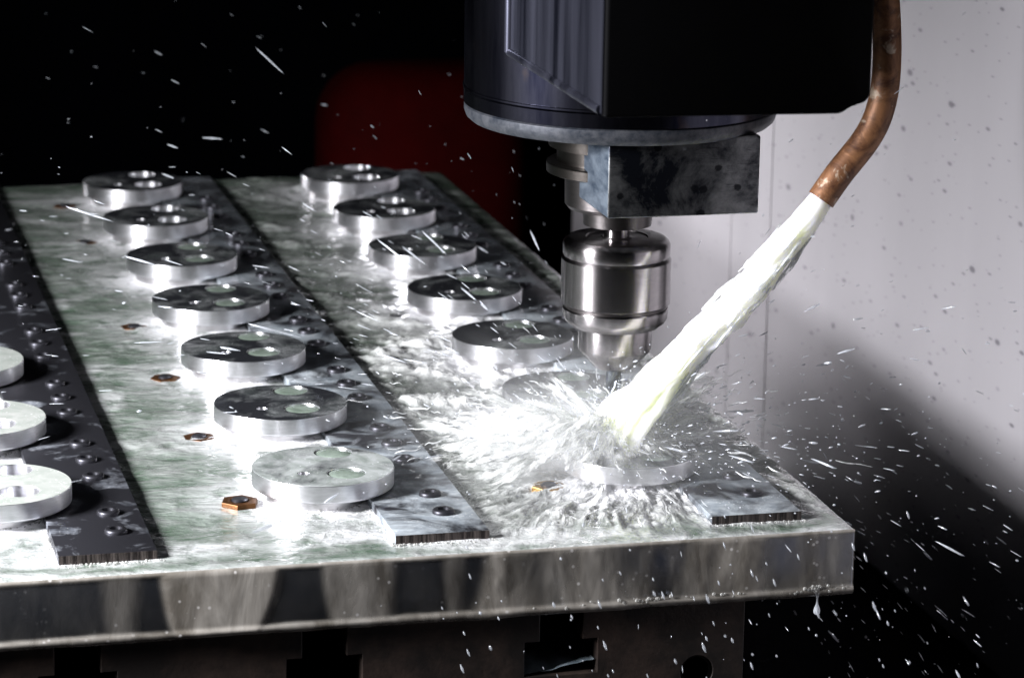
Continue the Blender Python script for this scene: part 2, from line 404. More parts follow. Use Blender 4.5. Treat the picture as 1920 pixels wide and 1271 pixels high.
tag(mesh('added_dark_slab', V, Fc, M_back, smooth=False), 'black slab added below the fixture plate to hide the lit wall', 'dark slab')
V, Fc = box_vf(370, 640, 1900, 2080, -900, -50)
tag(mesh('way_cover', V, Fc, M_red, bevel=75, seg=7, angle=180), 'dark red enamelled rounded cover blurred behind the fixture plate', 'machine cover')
V, Fc = box_vf(-1500, 1400, -900, 2340, -1540, -1500)
tag(mesh('floor', V, Fc, M_back, smooth=False), kind='structure')

V, Fc = box_vf(-604, -600, -98, 500, 350, 800)  # sheet added out of view to keep machine lamp light off the wall
tag(mesh('unseen_light_flag', V, Fc, M_black, smooth=False), 'unseen added black sheet shading the rear wall from the machine lamp', 'lamp shade')
V, Fc = box_vf(-304, -300, 1480, 1785, 215, 640)  # second added sheet, out of view, dims the upper right of the wall
tag(mesh('unseen_light_flag', V, Fc, M_black, smooth=False), 'unseen added black sheet in front of the rear lamp at the back left', 'lamp shade')
# ------------------------------------------------------------------ table with T slots
prof = [(-470, -37.6)]
for c in (-461+146, -169.5, -22.5, 124):
    prof += [(c-13.5, -37.6), (c-13.5, -60.5), (c-23, -60.5), (c-23, -82.5), (c+23, -82.5), (c+23, -60.5), (c+13.5, -60.5), (c+13.5, -37.6)]
prof += [(241, -37.6), (241, -150), (-470, -150)]
tr = Matrix.Translation((0, 450*S, 0)) @ Matrix.Rotation(PI/2, 4, 'X')
curve_solid('machine_table', [prof, circ(211, -87, 10.5, 40)], -575, 575, .5, M_rusty, None, tr)
tb = bpy.context.scene.objects['machine_table']; tag(tb, 'dark rusty machine table with T slots under the fixture plate', 'machine table')
o = mesh('bore_bush', *lathe_vf([(10.3, -574), (10.3, -572), (8.6, -572), (8.6, -566), (10.3, -566)], 40, caps=False), M_ring)
o.data.transform(tr @ Matrix.Translation((211*S, -87*S, 0)) @ Matrix.Scale(-1, 4, (0, 0, 1))); o.parent = tb
# slot coolant
V = []; Fc = []
gx = np.linspace(102, 146, 30)
for x in gx:
    z = -82 + 7.5*((x-101)/46)**1.3 + .5*vnoise(x*.2, 0); V += [(x, -122, z), (x, 300, z-1)]
Fc = [(2*i, 2*i+2, 2*i+3, 2*i+1) for i in range(29)]
M_blue = mk_milk('slot_coolant', (.10, .13, .15), (.30, .36, .40), 40, (1, 1, 1), .35, .65)
tag(mesh('slot_coolant', V, Fc, M_blue), 'bluish coolant running out of the T slot', 'coolant', kind='stuff')

# ------------------------------------------------------------------ fixture plate
V, Fc = box_vf(-460, 308, -133, 1022, -37, 0)
tag(mesh('fixture_plate', V, Fc, M_plate, smooth=True, bevel=1.4, seg=3), 'thick aluminium fixture plate flooded with milky coolant', 'plate')

# ------------------------------------------------------------------ bars with button screws
hexp = lambda r, a0=0: [(r*math.cos(a0+PI/3*k), r*math.sin(a0+PI/3*k)) for k in range(6)]
def screw_mesh(parent, x, y, proto=[None]):
    if proto[0] is None:
        V, Fc = lathe_vf([(6.8, 6), (6.8, 6.9), (6.5, 8.2), (5.4, 9.6), (3.9, 10.3), (3.7, 10.3), (3.3, 8.2)], 32)
        o = mesh('button_screw', V, Fc, M_bolt, parent); proto[0] = o
    else:
        o = link(proto[0].copy()); o.parent = parent
    return o
screws = []
def bar(xr, mat, label):
    root = empty('clamping_bar', (xr-29, -111, 0), label, 'steel bar', 'dark steel bars between the disc rows')
    y0 = -111
    V, Fc = box_vf(-29, 29, 0.6, 1115, .6, 8); mesh('bar_top', V, Fc, mat, root, bevel=.35)
    V, Fc = box_vf(-28.9, 28.9, 0, .62, .6, 7.9); mesh('sawn_end', V, Fc, M_sawn, root, smooth=False)
    return root
B1 = bar(-120, M_bar, 'dark steel bar at left, lying between the first and second disc rows')
B2 = bar(81.5, M_bar_film, 'dark steel bar in the middle, its milky front end beside the nearest disc')
B3 = bar(280.5, M_bar_film, 'dark steel bar at the right edge, washed over by milky splash')
ns = 0
sp0 = None
bn = {-120: 'left bar', 81.5: 'middle bar', 280.5: 'right bar'}
for xr in (-120, 81.5, 280.5):
    for k in range(7):
        for j in (-71, -33, 45) if False else (-110, -71, -33):
            y = j + 155*k + (0 if j > -100 else 0)
            if j == -110:
                if k == 0: continue
            x = xr - 19.5
            if sp0 is None:
                V, Fc = lathe_vf([(7.0, 0), (7.0, 1.3), (6.6, 2.2), (5.9, 2.7), (3.9, 2.8), (3.6, 2.6), (3.4, 1.2)], 32)
                sp0 = mesh('button_screw', V, Fc, M_bolt); o = sp0
            else: o = link(sp0.copy())
            o.location = (x*S, y*S, 8*S)
            which = {-110: 'farthest back', -71: 'front', -33: 'rear'}[j]
            if k == 0: lab = 'dark round screw head on the %s, %s one on its front end' % (bn[xr], 'nearest' if j == -71 else 'second')
            else:
                pos = ['front', 'next', 'third', 'fourth', 'fifth', 'sixth', 'last'][k]
                lab = 'screw head on the %s beside the %s discs, %s of its three' % (bn[xr], {1: 'second', 2: 'third', 3: 'fourth', 4: 'fifth', 5: 'sixth', 6: 'seventh'}[k], {-110: 'nearest', -71: 'middle', -33: 'farthest'}[j])
            tag(o, lab, 'screw', 'button screws along the steel bars')

# ------------------------------------------------------------------ discs
H1 = (11.5, -18.0); H2 = (12.0, 29.0)
def disc(loc, mat, label, fill):
    root = empty('machined_disc', (*loc, 0), label, 'metal disc', 'round machined discs on the fixture plate')
    loops = [circ(0, 0, 45, 128), circ(*H1, 12, 48), circ(*H2, 12, 48), circ(-15, -14, 3.6, 24)]
    fl = curve_solid('flange', loops, 10, 21, .45, M_alu_side, root)
    fl.data.materials.append(mat)
    zs = np.array([p.center.z for p in fl.data.polygons])
    for p in fl.data.polygons:
        if p.normal.z > .9 and p.center.z > 20.9*S: p.material_index = 1
    V, Fc = lathe_vf([(43.2, 9.0), (43.6, 9.2), (43.6, 9.99)], 96); mesh('relief_step', V, Fc, M_alu_side, root)
    V, Fc = lathe_vf([(33.2, .4), (33.2, 8.99)], 96, -5, -3); mesh('hub', V, Fc, M_hub, root)
    return root
def copy_disc(src, loc, mat, label):
    r = link(src.copy()); r.location = Vector((*loc, 0))*S; r['label'] = label
    for ch in src.children:
        c = link(ch.copy()); c.parent = r
        if ch.name.startswith('flange') and mat is not None:
            c.data = ch.data
            c.material_slots[1].link = 'OBJECT'; c.material_slots[1].material = mat
    return r
nth = ['nearest', 'second', 'third', 'fourth', 'fifth', 'sixth', 'farthest']
cent = {}
first = None
pools = []
for row, x0 in (('left', -203.), ('middle', 0.), ('right', 201.)):
    for k in range(7):
        if row == 'left' and k > 2: continue
        loc = (x0, 155.*k)
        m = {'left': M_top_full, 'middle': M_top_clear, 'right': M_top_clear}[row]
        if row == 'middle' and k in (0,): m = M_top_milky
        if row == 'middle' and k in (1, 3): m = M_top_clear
        if row == 'left': lab = '%s disc of the cut off left row, milky top with bright open holes' % ['nearest', 'second', 'third'][k]
        else: lab = '%s shiny machined disc from the front in the %s row' % (nth[k], row)
        if row == 'right' and k == 0: lab = 'machined disc hit by the coolant jet, under the chuck'
        if row == 'middle' and k == 0: lab = 'nearest disc of the middle row, top veiled with milky coolant'
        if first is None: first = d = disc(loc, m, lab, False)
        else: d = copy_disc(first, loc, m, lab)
        cent[(row, k)] = loc
        if row != 'left':
            pools += [(loc[0]+H1[0], loc[1]+H1[1], 12 if k < 4 else 11.9, row, k), (loc[0]+H2[0], loc[1]+H2[1], 12, row, k)]
mb = MB()
for (x, y, r, row, k) in pools:
    z = 20.2 if k < 5 else 15
    V, Fc = lathe_vf([(11.9, 12), (11.9, z-.3), (11.3, z), (6, z+.1)], 32, x, y); mb.add((V, Fc))
tag(mb.build('hole_coolant', M_fill), 'green coolant standing in the holes of the discs', 'coolant', kind='stuff')

# brass nuts
nut0 = None
for i, (x, y, s, rz, row) in enumerate([(-55, -12, 1.0, .25, 'middle')] + [(-57, 145, .95, .5, 'middle'), (-58, 303, .9, .1, 'middle'), (-60, 458, .9, .7, 'middle'), (-63, 763, .9, .9, 'middle'), (-63, 919, .9, .2, 'middle')] +
        [(143, -18, .95, .1, 'right'), (139, 292, .8, .6, 'right'), (143, 452, .9, .2, 'right'), (142, 600, .9, .8, 'right')]):
    if nut0 is None:
        lp = [hexp(12.2), circ(0, 0, 5.6, 32)]
        nut0 = curve_solid('brass_nut', lp, 0, 6.5, .4, M_brass); o = nut0
        V, Fc = lathe_vf([(5.2, .2), (5.2, 7.2), (4.3, 8.1)], 24); st = mesh('stud', V, Fc, M_bolt, nut0)
    else:
        o = link(nut0.copy()); c = link(nut0.children[0].copy()); c.parent = o
    o.location = (x*S, y*S, (-.6 if i in (0, 6) else -3.3)*S); o.rotation_euler = (0, 0, rz); o.scale = (s, s, .9)
    if i == 6: o.material_slots[0].link = 'OBJECT'; o.material_slots[0].material = M_brass_bright
    k = round((y+12)/155)
    lab = 'brass hex nut half sunk in coolant, left of the %s disc of the %s row' % (nth[k], row)
    if i == 6: lab = 'bright golden hex nut left of the disc hit by the jet'
    if i == 0: lab = 'orange brown brass hex nut nearest the front plate edge'
    tag(o, lab, 'nut', 'brass hex nuts beside the discs')

# ------------------------------------------------------------------ coolant film (one sheet, whipped up near the impact)
xs = np.arange(-458, 307.1, 2.0); xs = np.append(xs, 307.6)
ys = np.concatenate([np.arange(-132.6, 420, 1.9), np.arange(420, 1021.5, 3.0)])
X, Y = np.meshgrid(xs, ys)
dx, dy = X-IX, Y-IY; r = np.hypot(dx, dy); ang = np.arctan2(dy, dx)
T = np.clip(1.3*np.exp(-(np.hypot(np.where(dx < 0, dx/1.0, dx*.8), np.where(dy > 0, dy*.30, dy*1.1))/215)**2), 0, 1)
T = np.maximum(T, np.clip(1-np.hypot(dx/150, dy/105), 0, 1))
T = T*(.22+.78/(1+np.exp((-30-X)/26)))
T = np.maximum(T, .55/(1+np.exp((-20-X+.1*Y)/24))*np.clip((Y+40)/120, 0, 1))
T = T*np.clip((Y+128)/42, .25, 1)
T = np.maximum(T, .16+.16*np.clip(fbm(X/90, Y/90, 2, 14.)+.2, 0, 1)*(X > -118))
T = np.clip(T, 0, 1)
A2 = ang*9 + 2.2*fbm(X/120, Y/120, 3)
st = fbm(A2*1.3, r*.018, 5); st2 = fbm(A2*3.2, r*.05, 4, 2.)
wx = 9*fbm(X/31, Y/27, 3, 41.); wy = 9*fbm(X/27, Y/33, 3, 43.)
lump = fbm((X*.83+Y*.55+wx)/22, (Y*.83-X*.55+wy)/27, 4, 3.)*(.35+.65*np.clip((Y+45)/60, 0, 1))
calm = fbm(X/45+.4*fbm(X/30, Y/30, 2), Y/16, 4, 5.)
rid = 1-2*np.abs(fbm(X/34+1.5*st, Y/44+1.5*st2, 4, 21.))
nearf = 1-.75*np.exp(-(r/105)**2)*np.clip(-dy/30+.3, 0, 1)
fine = fbm(X/7, Y/9, 3, 33.)
Hh = 2.0 + .55*calm + .15*fine*(.4+T) + T*(4.0*nearf*np.maximum(st, -.25) + 2.2*nearf*np.maximum(st2, -.3) + .55*fine + (5.0+6*np.exp(-((X-105)/60)**2))*np.maximum(lump-.08, 0) + 2.6*np.maximum(rid-.45, 0))
crest = np.clip((Hh-2.0)/5.0+.2*lump, 0, 1)
Hh += np.exp(-(r/70)**2)*4*(1+st2)
# meniscus against discs, nuts and bars; height calms down to the plate edges
foam = np.zeros_like(X)
for (row, k), (cx, cy) in cent.items():
    d = np.hypot(X-(cx-5), Y-(cy-3))-33
    glow_side = .5+.5*np.clip((-(X-cx)*.75-(Y-cy)*.66)/40, -1, 1); foam = np.maximum(foam, np.exp(-np.clip(d, 0, 99)/(5.0+22*glow_side))*1.25)  # foam widened to the left-front, painting in the glow off the disc sides
    Hh += np.exp(-np.clip(d, 0, 99)/2.5)*.9
for xr in (-120, 81.5, 280.5):
    ddx = np.maximum(np.maximum(xr-58-X, X-xr), 0); ddy = np.maximum(-111-Y, 0); d = np.hypot(ddx, ddy)
    lf = np.where(X < xr-29, 1.0, .35)
    foam = np.maximum(foam, np.exp(-d/4.0)*np.maximum(lf, np.where(ddy > 0, .95, 0)))
    on = (d <= 0); Hh = np.where(on & (T < .12), np.minimum(Hh, 5.5), Hh)
    Hh += np.exp(-d/2.0)*.7*(~on)
    if xr == -120: Hh = np.where(on, np.minimum(Hh, 6), Hh)
    if xr == 81.5: Hh = np.where(on, np.where(Y < -38, np.minimum(Hh, 6), Hh*.85), Hh)
    if xr == 280.5: Hh = np.where(on, np.where(Y < -70, np.minimum(Hh, 7.6), Hh*.95), Hh)
# foam drifts on the calm pool
dr = fbm(X/60, Y/26, 5, 9.)
foam = np.maximum(foam, np.clip((dr-.10)*2.2, 0, .5)*(1-T)*np.clip((Y-60)/120, 0, 1)*(X > -120)*(X < 60))
edge = np.minimum(np.minimum((Y+133)/7, (308-X)/7), (1022-Y)/9); Hh = .7+(Hh-.7)*np.clip(edge, 0, 1)**.5
foam = np.maximum(foam, np.clip(1-(Y+133)/9, 0, 1)*.5)
Hh = np.maximum(Hh, .5)
foam = np.maximum(foam, .55*np.clip((-35-Y)/55, 0, 1)*np.clip(.6+1.5*fbm(X/50, Y/20, 3, 12.), 0, 1))
ny, nx = X.shape
V = np.stack([X.ravel(), Y.ravel(), Hh.ravel()], 1)
idx = np.arange(ny*nx).reshape(ny, nx)
Fq = np.stack([idx[:-1, :-1].ravel(), idx[:-1, 1:].ravel(), idx[1:, 1:].ravel(), idx[1:, :-1].ravel()], 1)
def big_mesh(name, V, Fq, mat, attrs=None):
    me = bpy.data.meshes.new(name)
    me.vertices.add(len(V)); me.vertices.foreach_set('co', (np.asarray(V)*S).astype(np.float32).ravel())
    me.loops.add(len(Fq)*4); me.loops.foreach_set('vertex_index', Fq.astype(np.int32).ravel())
    me.polygons.add(len(Fq)); me.polygons.foreach_set('loop_start', np.arange(0, len(Fq)*4, 4, dtype=np.int32))
    me.update(calc_edges=True); me.validate()
    me.polygons.foreach_set('use_smooth', [True]*len(me.polygons))
    for k, v in (attrs or {}).items():
        a = me.attributes.new(k, 'FLOAT', 'POINT'); a.data.foreach_set('value', np.asarray(v, np.float32).ravel())
    me.materials.append(mat)
    return link(bpy.data.objects.new(name, me))
o = big_mesh('coolant_film', V, Fq, M_film, {'turb': T, 'foam': foam, 'crest': crest})
tag(o, 'milky green coolant flooding the fixture plate', 'coolant', kind='stuff')

# ------------------------------------------------------------------ run-off over the front face of the plate
xs = np.arange(-458, 308.6, 1.2); zs = np.linspace(1.6, -39.5, 46)
X, Z = np.meshgrid(xs, zs); dn = -Z
def band(x0, x1, x2, x3, soft):               # a run between x0..x1 at the top and x2..x3 at the bottom
    u = np.clip(dn/37, 0, 1); u = u**1.6; a = x0+(x2-x0)*u; b = x1+(x3-x1)*u
    s = soft
    return 1/(1+np.exp(-(X-a)/s))/(1+np.exp((X-b)/s))
th = .9*band(-121, -51, -114, -62, 1.2)
th = np.maximum(th, .38*band(-155, -134, -151, -138, 2.5))
th = np.maximum(th, .55*band(-25, 19, -19, 17, 1.5))
th = np.maximum(th, .45*band(49, 60, 52, 60, 2))
th = np.maximum(th, band(75, 330, 66, 330, 3)*(.42+.55*fbm(X/24+.012*Z*fbm(X/40, Z*0, 2), Z/45, 4, 4.)+.12*fbm(X/7, Z/30, 2, 14.)+.55*np.exp(-((X-82)/12)**2)+.35*np.exp(-((X-140)/9)**2)+.45*np.exp(-((X-222)/20)**2)))
th = np.maximum(th, .05+.05*fbm(X/30, Z/30, 3))
th = np.maximum(th, np.clip(1-(dn+1)/3.2, 0, 1))
lip = np.clip((dn-33.2-1.2*fbm(X/25, Z*0, 3, 7.))/2.0, 0, 1); th = np.maximum(th, .62*lip)
th = np.clip(th, 0, 1)
th *= np.clip((308.8-X)/1.2, 0, 1)*.5+.5
bul = .5 + 1.3*th + 1.3*lip*np.exp(-((dn-36.6)/2.0)**2) + .25*fbm(X/12, Z/30, 3, 8.)
Yf = -133.0 - bul*np.clip((dn+1.6)/3, 0, 1)**.5 + np.clip(dn-38, 0, 9)*.6
Xr = X
zz = Z - np.where(dn > 37, .6*(1+fbm(X/18, X*0, 3, 6.))+1.0*band(66, 84, 66, 84, 3), 0)
ny, nx = X.shape
idx = np.arange(ny*nx).reshape(ny, nx)
Fq = np.stack([idx[:-1, :-1].ravel(), idx[1:, :-1].ravel(), idx[1:, 1:].ravel(), idx[:-1, 1:].ravel()], 1)
o = big_mesh('coolant_runoff', np.stack([Xr.ravel(), Yf.ravel(), zz.ravel()], 1), Fq, M_runoff, {'thick': th})
tag(o, 'thin milky coolant running down the front face of the plate', 'coolant', kind='stuff')
# hanging drip
V, Fc = lathe_vf([(.4, 0), (2.2, -.2), (1.2, -1.5), (.55, -4), (.5, -6), (.8, -8), (1.6, -10), (2.1, -12), (1.9, -13.6), (1.0, -14.6), (.2, -14.8)], 20, 285, -133)
o = mesh('coolant_drip', [(x, y, z-37.6) for x, y, z in V], Fc, M_drop, angle=180); tag(o, 'drop of coolant hanging under the right plate corner', 'drip')

# ------------------------------------------------------------------ spindle head
AX, AY = 199.3, 34.1
root = empty('spindle_head', (AX, AY, 232), 'dark oily cylindrical spindle head with a stained steel block below', 'spindle')
def lat(name, prof, mat, parent=root, n=128, z0=232, bev=0, angle=30):
    V, Fc = lathe_vf([(r, z-z0) for r, z in prof], n); return mesh(name, V, Fc, mat, parent, angle=angle)
lat('housing', [(100, 253.4), (100, 620)], M_head)
lat('bearing_ring', [(99, 241.5), (100, 242), (100.3, 250.5), (99.2, 251.4), (100.8, 251.8), (100.8, 253.0), (100.2, 253.39)], M_head)
lat('lip', [(90, 230.6), (95.5, 231.0), (98.4, 233.5), (99.8, 237.2), (99.8, 240.6), (98.4, 241.45)], M_lip)
lat('stepped_ring', [(44, 196.5), (46.4, 197.4), (46.6, 203.2), (45.5, 204), (40, 204.5), (40, 214), (45.5, 214.3), (45.8, 221), (45, 222), (45, 230.5)], M_ring)
lat('collar', [(26, 173.2), (32, 173.4), (34.2, 176), (34.4, 190), (34.4, 196.4)], M_collar)
# block: front corner at left is mitred a little, worn bright
bx0, bx1, by0, by1, bz0, bz1 = 169-AX, 267-AX, -48-AY, 22-AY, 183.5-232, 233-232
V, Fc = box_vf(bx0, bx1, by0, by1, bz0, bz1)
V = [list(v) for v in V]
for i in (4, 5, 6, 7):
    pass
blk = mesh('nozzle_block', V, Fc, M_block, root, bevel=1.6, seg=3)
M_worn = NT('worn_bright_steel')
_v = M_worn.coord(); _n = M_worn.noise(M_worn.coord('Object', (1, .6, 2)), 55, 7, .7)
M_worn = M_worn.done(M_worn.pr(col=M_worn.mix(M_worn.ramp(_n, [(.36, 0), (.62, 1)]), (.03, .045, .07), (.15, .18, .22)), metal=.6, rough=.42, normal=M_worn.bump(_n, .3, .0006)))
blk.data.materials.append(M_worn)
for p in blk.data.polygons:
    if p.normal.x < -.8: p.material_index = 1

# machine cover box in front of the head
root2 = empty('drive_cover', (175, -278, 289), 'large black box cover in front of the spindle with a wet streaked left side', 'machine cover')
outl = [(100, 289), (234, 287.5), (240, 291), (248, 293.5), (251, 297), (251, 560), (100, 560)]
V = [(x-175, 0, z-289) for x, z in outl] + [(x-175, 209, z-289) for x, z in outl]; n = len(outl)
Fc = [tuple(range(n)), tuple(reversed(range(n, 2*n)))] + [(k, n+k, n+(k+1) % n, (k+1) % n) for k in range(n)]
mesh('shell', V, Fc, M_black, root2, bevel=2.2, seg=3)
V, Fc = box_vf(99.2-175, 99.8-175, 2.5, 207, 2, 271); mesh('side_panel', V, Fc, M_guard, root2, smooth=False)

rim = MB()
rim.add(tube_vf([(99.6-175, 6, 3.5), (99.6-175, 207, 3.5)], [2.6, 2.6], 20)); rim.add(tube_vf([(99.6-175, 207, 3.5), (99.6-175, 207, 271)], [3.4, 3.4], 20))
rim.build('panel_rim', M_guard, root2, angle=60)

# ------------------------------------------------------------------ drill chuck
root3 = empty('drill_chuck', (AX, AY, 42), 'shiny ground steel drill chuck above the jet impact', 'drill chuck')
def lc(name, prof, mat, n=128, angle=28): V, Fc = lathe_vf([(r, z-42) for r, z in prof], n); return mesh(name, V, Fc, mat, root3, angle=angle)
lc('shank', [(8.3, 154.6), (8.3, 162.4)], M_chuck)
lc('shank_flange', [(20, 162), (22.2, 162.5), (22.6, 168.4), (23.0, 173.1)], M_collar)
lc('upper_ring', [(34.2, 141.9), (34.8, 143.6), (34.8, 149.6), (33.9, 151.6), (31.6, 153.6), (29.5, 154.0), (20, 154.3), (19.6, 153.8), (10.4, 153.9), (9.6, 154.55)], M_chuck)
lc('sleeve', [(34.2, 110.2), (35.5, 111.3), (35.6, 139.8), (34.9, 140.9), (34.1, 141.8)], M_chuck)
lc('groove_ring', [(33.6, 108.2), (33.6, 110.1)], M_collar)
lc('lower_ring', [(24.5, 95.2), (28.5, 95.5), (32.6, 99.0), (33.9, 101.5), (34.5, 107.2), (34.1, 108.1)], M_chuck)
lc('nose', [(9.5, 66.2), (11.5, 66.6), (13.5, 68.2), (22.8, 78.2), (24.0, 80.5), (24.1, 95.1)], M_chuck)
# twist drill: two flutes cut as a twisted section
n = 40; V = []; Fc = []; m = 60
for i in range(m+1):
    z = 21 + (66.5-21)*i/m
    sc_ = min(1, max(.05, (z-20)/3.2))
    for k in range(n):
        a = 2*PI*k/n; rr = 5.2*(1-.50*math.exp(-((((a % PI)-PI/2)/.42)**2)))*sc_
        b = a + z*.16; V.append((rr*math.cos(b), rr*math.sin(b), z-42))
for i in range(m):
    for k in range(n): Fc.append((i*n+k, i*n+(k+1) % n, (i+1)*n+(k+1) % n, (i+1)*n+k))
Fc.append(tuple(reversed(range(n)))); Fc.append(tuple(range(m*n, m*n+n)))
mesh('drill_bit', V, Fc, M_drill, root3, angle=50)

# ------------------------------------------------------------------ copper coolant pipe
PY = -45
ctrl = [(342.6, 376.0), (343.6, 334.8), (347.1, 305.3), (348.9, 283.7), (348.8, 264.1), (347.0, 250.4), (343.1, 237.6), (336.8, 226.8), (329.4, 217.5), (321.1, 207.7), (315.2, 199.4), (308.9, 190.3)]
def smooth_path(pts, n):
    P = np.array(pts, float)
    for _ in range(3):
        Q = [P[0]]
        for a, b in zip(P[:-1], P[1:]): Q += [a*.75+b*.25, a*.25+b*.75]
        Q.append(P[-1]); P = np.array(Q)
    s = np.r_[0, np.cumsum(np.linalg.norm(np.diff(P, axis=0), axis=1))]; t = np.linspace(0, s[-1], n)
    return np.stack([np.interp(t, s, P[:, i]) for i in range(P.shape[1])], 1)
pp = smooth_path([(x, PY, z) for x, z in ctrl], 90)
rootp = empty('coolant_pipe', (343.1, PY, 369), 'bent stained copper pipe pouring white coolant', 'pipe')
off = np.array([343.1, PY, 369])
rad = [9.0]*90; rad[-1] = 9.0
V1, F1 = tube_vf(pp-off, rad, 40, False); V2, F2 = tube_vf(pp-off, [7.6]*90, 40, False)
nv = len(V1); F2 = [tuple(reversed([i+nv for i in f])) for f in F2]
e = (89*40); F3 = [(e+k, e+(k+1) % 40, nv+e+(k+1) % 40, nv+e+k) for k in range(40)]
mesh('pipe_tube', V1+V2, F1+F2+F3, M_copper, rootp, angle=60)
mb = MB()
mb.add(tube_vf([(-1, 0, -40), (-1, 0, 0)], [12, 12], 6)); mb.add(tube_vf([(-3, 0, -33), (30, 0, -33)], [8, 8], 20)); mb.add(tube_vf([(17, 0, -33), (28, 0, -33)], [11, 11], 6))
mb.build('pipe_fitting', M_black, rootp, bevel=.6)

# ------------------------------------------------------------------ the coolant jet
jet = smooth_path([(309.8, -45.0, 192.0), (302.4, -45.0, 180.2), (284.3, -43.0, 157.3), (258.0, -38.0, 125.5), (233.7, -28.0, 94.1), (211.7, -16.0, 61.9), (198.2, -4.0, 39.7), (192.0, 6.0, 20.0)], 200)
nj = 72; L = np.linspace(0, 1, 200)
Rj = np.interp(L, [0, .06, .2, .4, .6, .8, 1], [7.5, 8.7, 10.0, 10.6, 11.2, 12.6, 18])
V = []
P = [Vector(p) for p in jet]
for i, p in enumerate(P):
    tt = (P[min(i+1, 199)]-P[max(i-1, 0)]).normalized(); a = tt.cross(Vector((0, 1, 0))).normalized(); b = a.cross(tt)
    th = np.arange(nj)*2*PI/nj; c, s_ = np.cos(th), np.sin(th)
    ly = i*.85
    f1 = np.array([pn.fractal(Vector((c[k]*1.5, s_[k]*1.5, ly*.020)), 1.2, 2.0, 2) for k in range(nj)])
    f2 = np.array([pn.fractal(Vector((c[k]*4.5+7, s_[k]*4.5, ly*.018)), .6, 2.0, 5) for k in range(nj)])
    rr = Rj[i]*(1+min(1, L[i]*3.5)*(1+1.3*L[i]**4)*(.33*f1+.05*f2)) + min(1, L[i]*5)*.5*vnoise(c*9+i*.3, s_*9)
    wob = a*float(2.6*vnoise(i*.05, .3)+1.2*vnoise(i*.13, 2.3))*min(1, L[i]*3)
    for k in range(nj): V.append(tuple(p + wob + (a*c[k] + b*s_[k])*rr[k]))
Fc = [(i*nj+k, i*nj+(k+1) % nj, (i+1)*nj+(k+1) % nj, (i+1)*nj+k) for i in range(199) for k in range(nj)]
Fc.append(tuple(reversed(range(nj)))); Fc.append(tuple(range(199*nj, 200*nj)))
o = mesh('coolant_jet', V, Fc, M_stream, angle=180); tag(o, 'thick white jet of coolant from the copper pipe down to the disc', 'coolant jet')

# ------------------------------------------------------------------ splash: threads, sheets, lumps and drops thrown out from the impact
G = 9800.0
def ball(p0, v, t): return (p0[0]+v[0]*t, p0[1]+v[1]*t, p0[2]+v[2]*t-.5*G*t*t)
threads = MB()
def thread(p0, az, el, sp, t0, t1, r0, ns=7, n=5, wob=.6, mbx=threads):
    v = (sp*math.cos(el)*math.cos(az), sp*math.cos(el)*math.sin(az), sp*math.sin(el))
    path = []; rads = []
    ph = rnd.random()*100
    for i in range(ns):
        u = i/(ns-1); q = ball(p0, v, t0+(t1-t0)*u)
        if q[2] < 1.5: break
        q = (q[0]+wob*vnoise(ph, u*5)*u*2, q[1]+wob*vnoise(ph+9, u*5)*u*2, q[2]+wob*vnoise(ph+5, u*5)*2)
        path.append(q); rads.append(r0*(math.sin(PI*min(.97, max(.03, u)))**.6)*(.7+.6*rnd.random()))
    if len(path) > 2: mbx.add(tube_vf(path, rads, n))
def impact(): return (IX-6+rnd.gauss(0, 12), IY+rnd.gauss(0, 12), 22+rnd.random()*4)
for i in range(1000):
    az = rnd.random()*2*PI
    if rnd.random() < (.9 if math.sin(az) < -.1 else .55): continue
    el = abs(rnd.gauss(.10, .30)); sp = rnd.uniform(1100, 2700)
    t0 = rnd.random()**1.9*.065+.002; dt = rnd.uniform(.003, .010)
    thread(impact(), az, el*.8, sp, t0, t0+dt, rnd.uniform(.15, .6)*(1 if rnd.random() < .9 else 1.8))
for i in range(260):                          # steep crown, mainly up and to the left and rear
    az = rnd.gauss(2.8, .6); el = rnd.uniform(.35, 1.1); sp = rnd.uniform(700, 1500)
    t0 = rnd.random()*.035; thread(impact(), az, el, sp, t0, t0+rnd.uniform(.004, .011), rnd.uniform(.2, .7))
for i in range(130):                          # fan to the right
    az = rnd.gauss(.25, .5); el = rnd.uniform(.2, .95); sp = rnd.uniform(700, 1500)
    t0 = rnd.random()*.03; thread(impact(), az, el, sp, t0, t0+rnd.uniform(.003, .010), rnd.uniform(.2, .7))
for i in range(180):                          # frayed edge of the jet
    i0 = int(rnd.uniform(14, 165)); ln = int(rnd.uniform(8, 32)); a_ = rnd.random()*2*PI; ph = rnd.random()*90
    path = []; rads = []; g_ = rnd.uniform(.86, 1.12)
    for q in range(0, ln+1, 4):
        k_ = min(199, i0+q); p = P[k_]; tt = (P[min(k_+1, 199)]-P[max(k_-1, 0)]).normalized(); a = tt.cross(Vector((0, 1, 0))).normalized(); b = a.cross(tt)
        rr_ = Rj[k_]*(g_+.12*vnoise(ph, q*.1)+.004*q); path.append(tuple(p+(a*math.cos(a_)+b*math.sin(a_))*rr_)); rads.append(rnd.uniform(.4, 1.1)*math.sin(PI*min(.95, max(.05, q/ln)))**.5+.08)
    if len(path) > 2: threads.add(tube_vf(path, rads, 5))
tag(threads.build('splash_threads', M_lig, angle=180), 'fine white threads of coolant flung out from the impact', 'splash', kind='stuff')
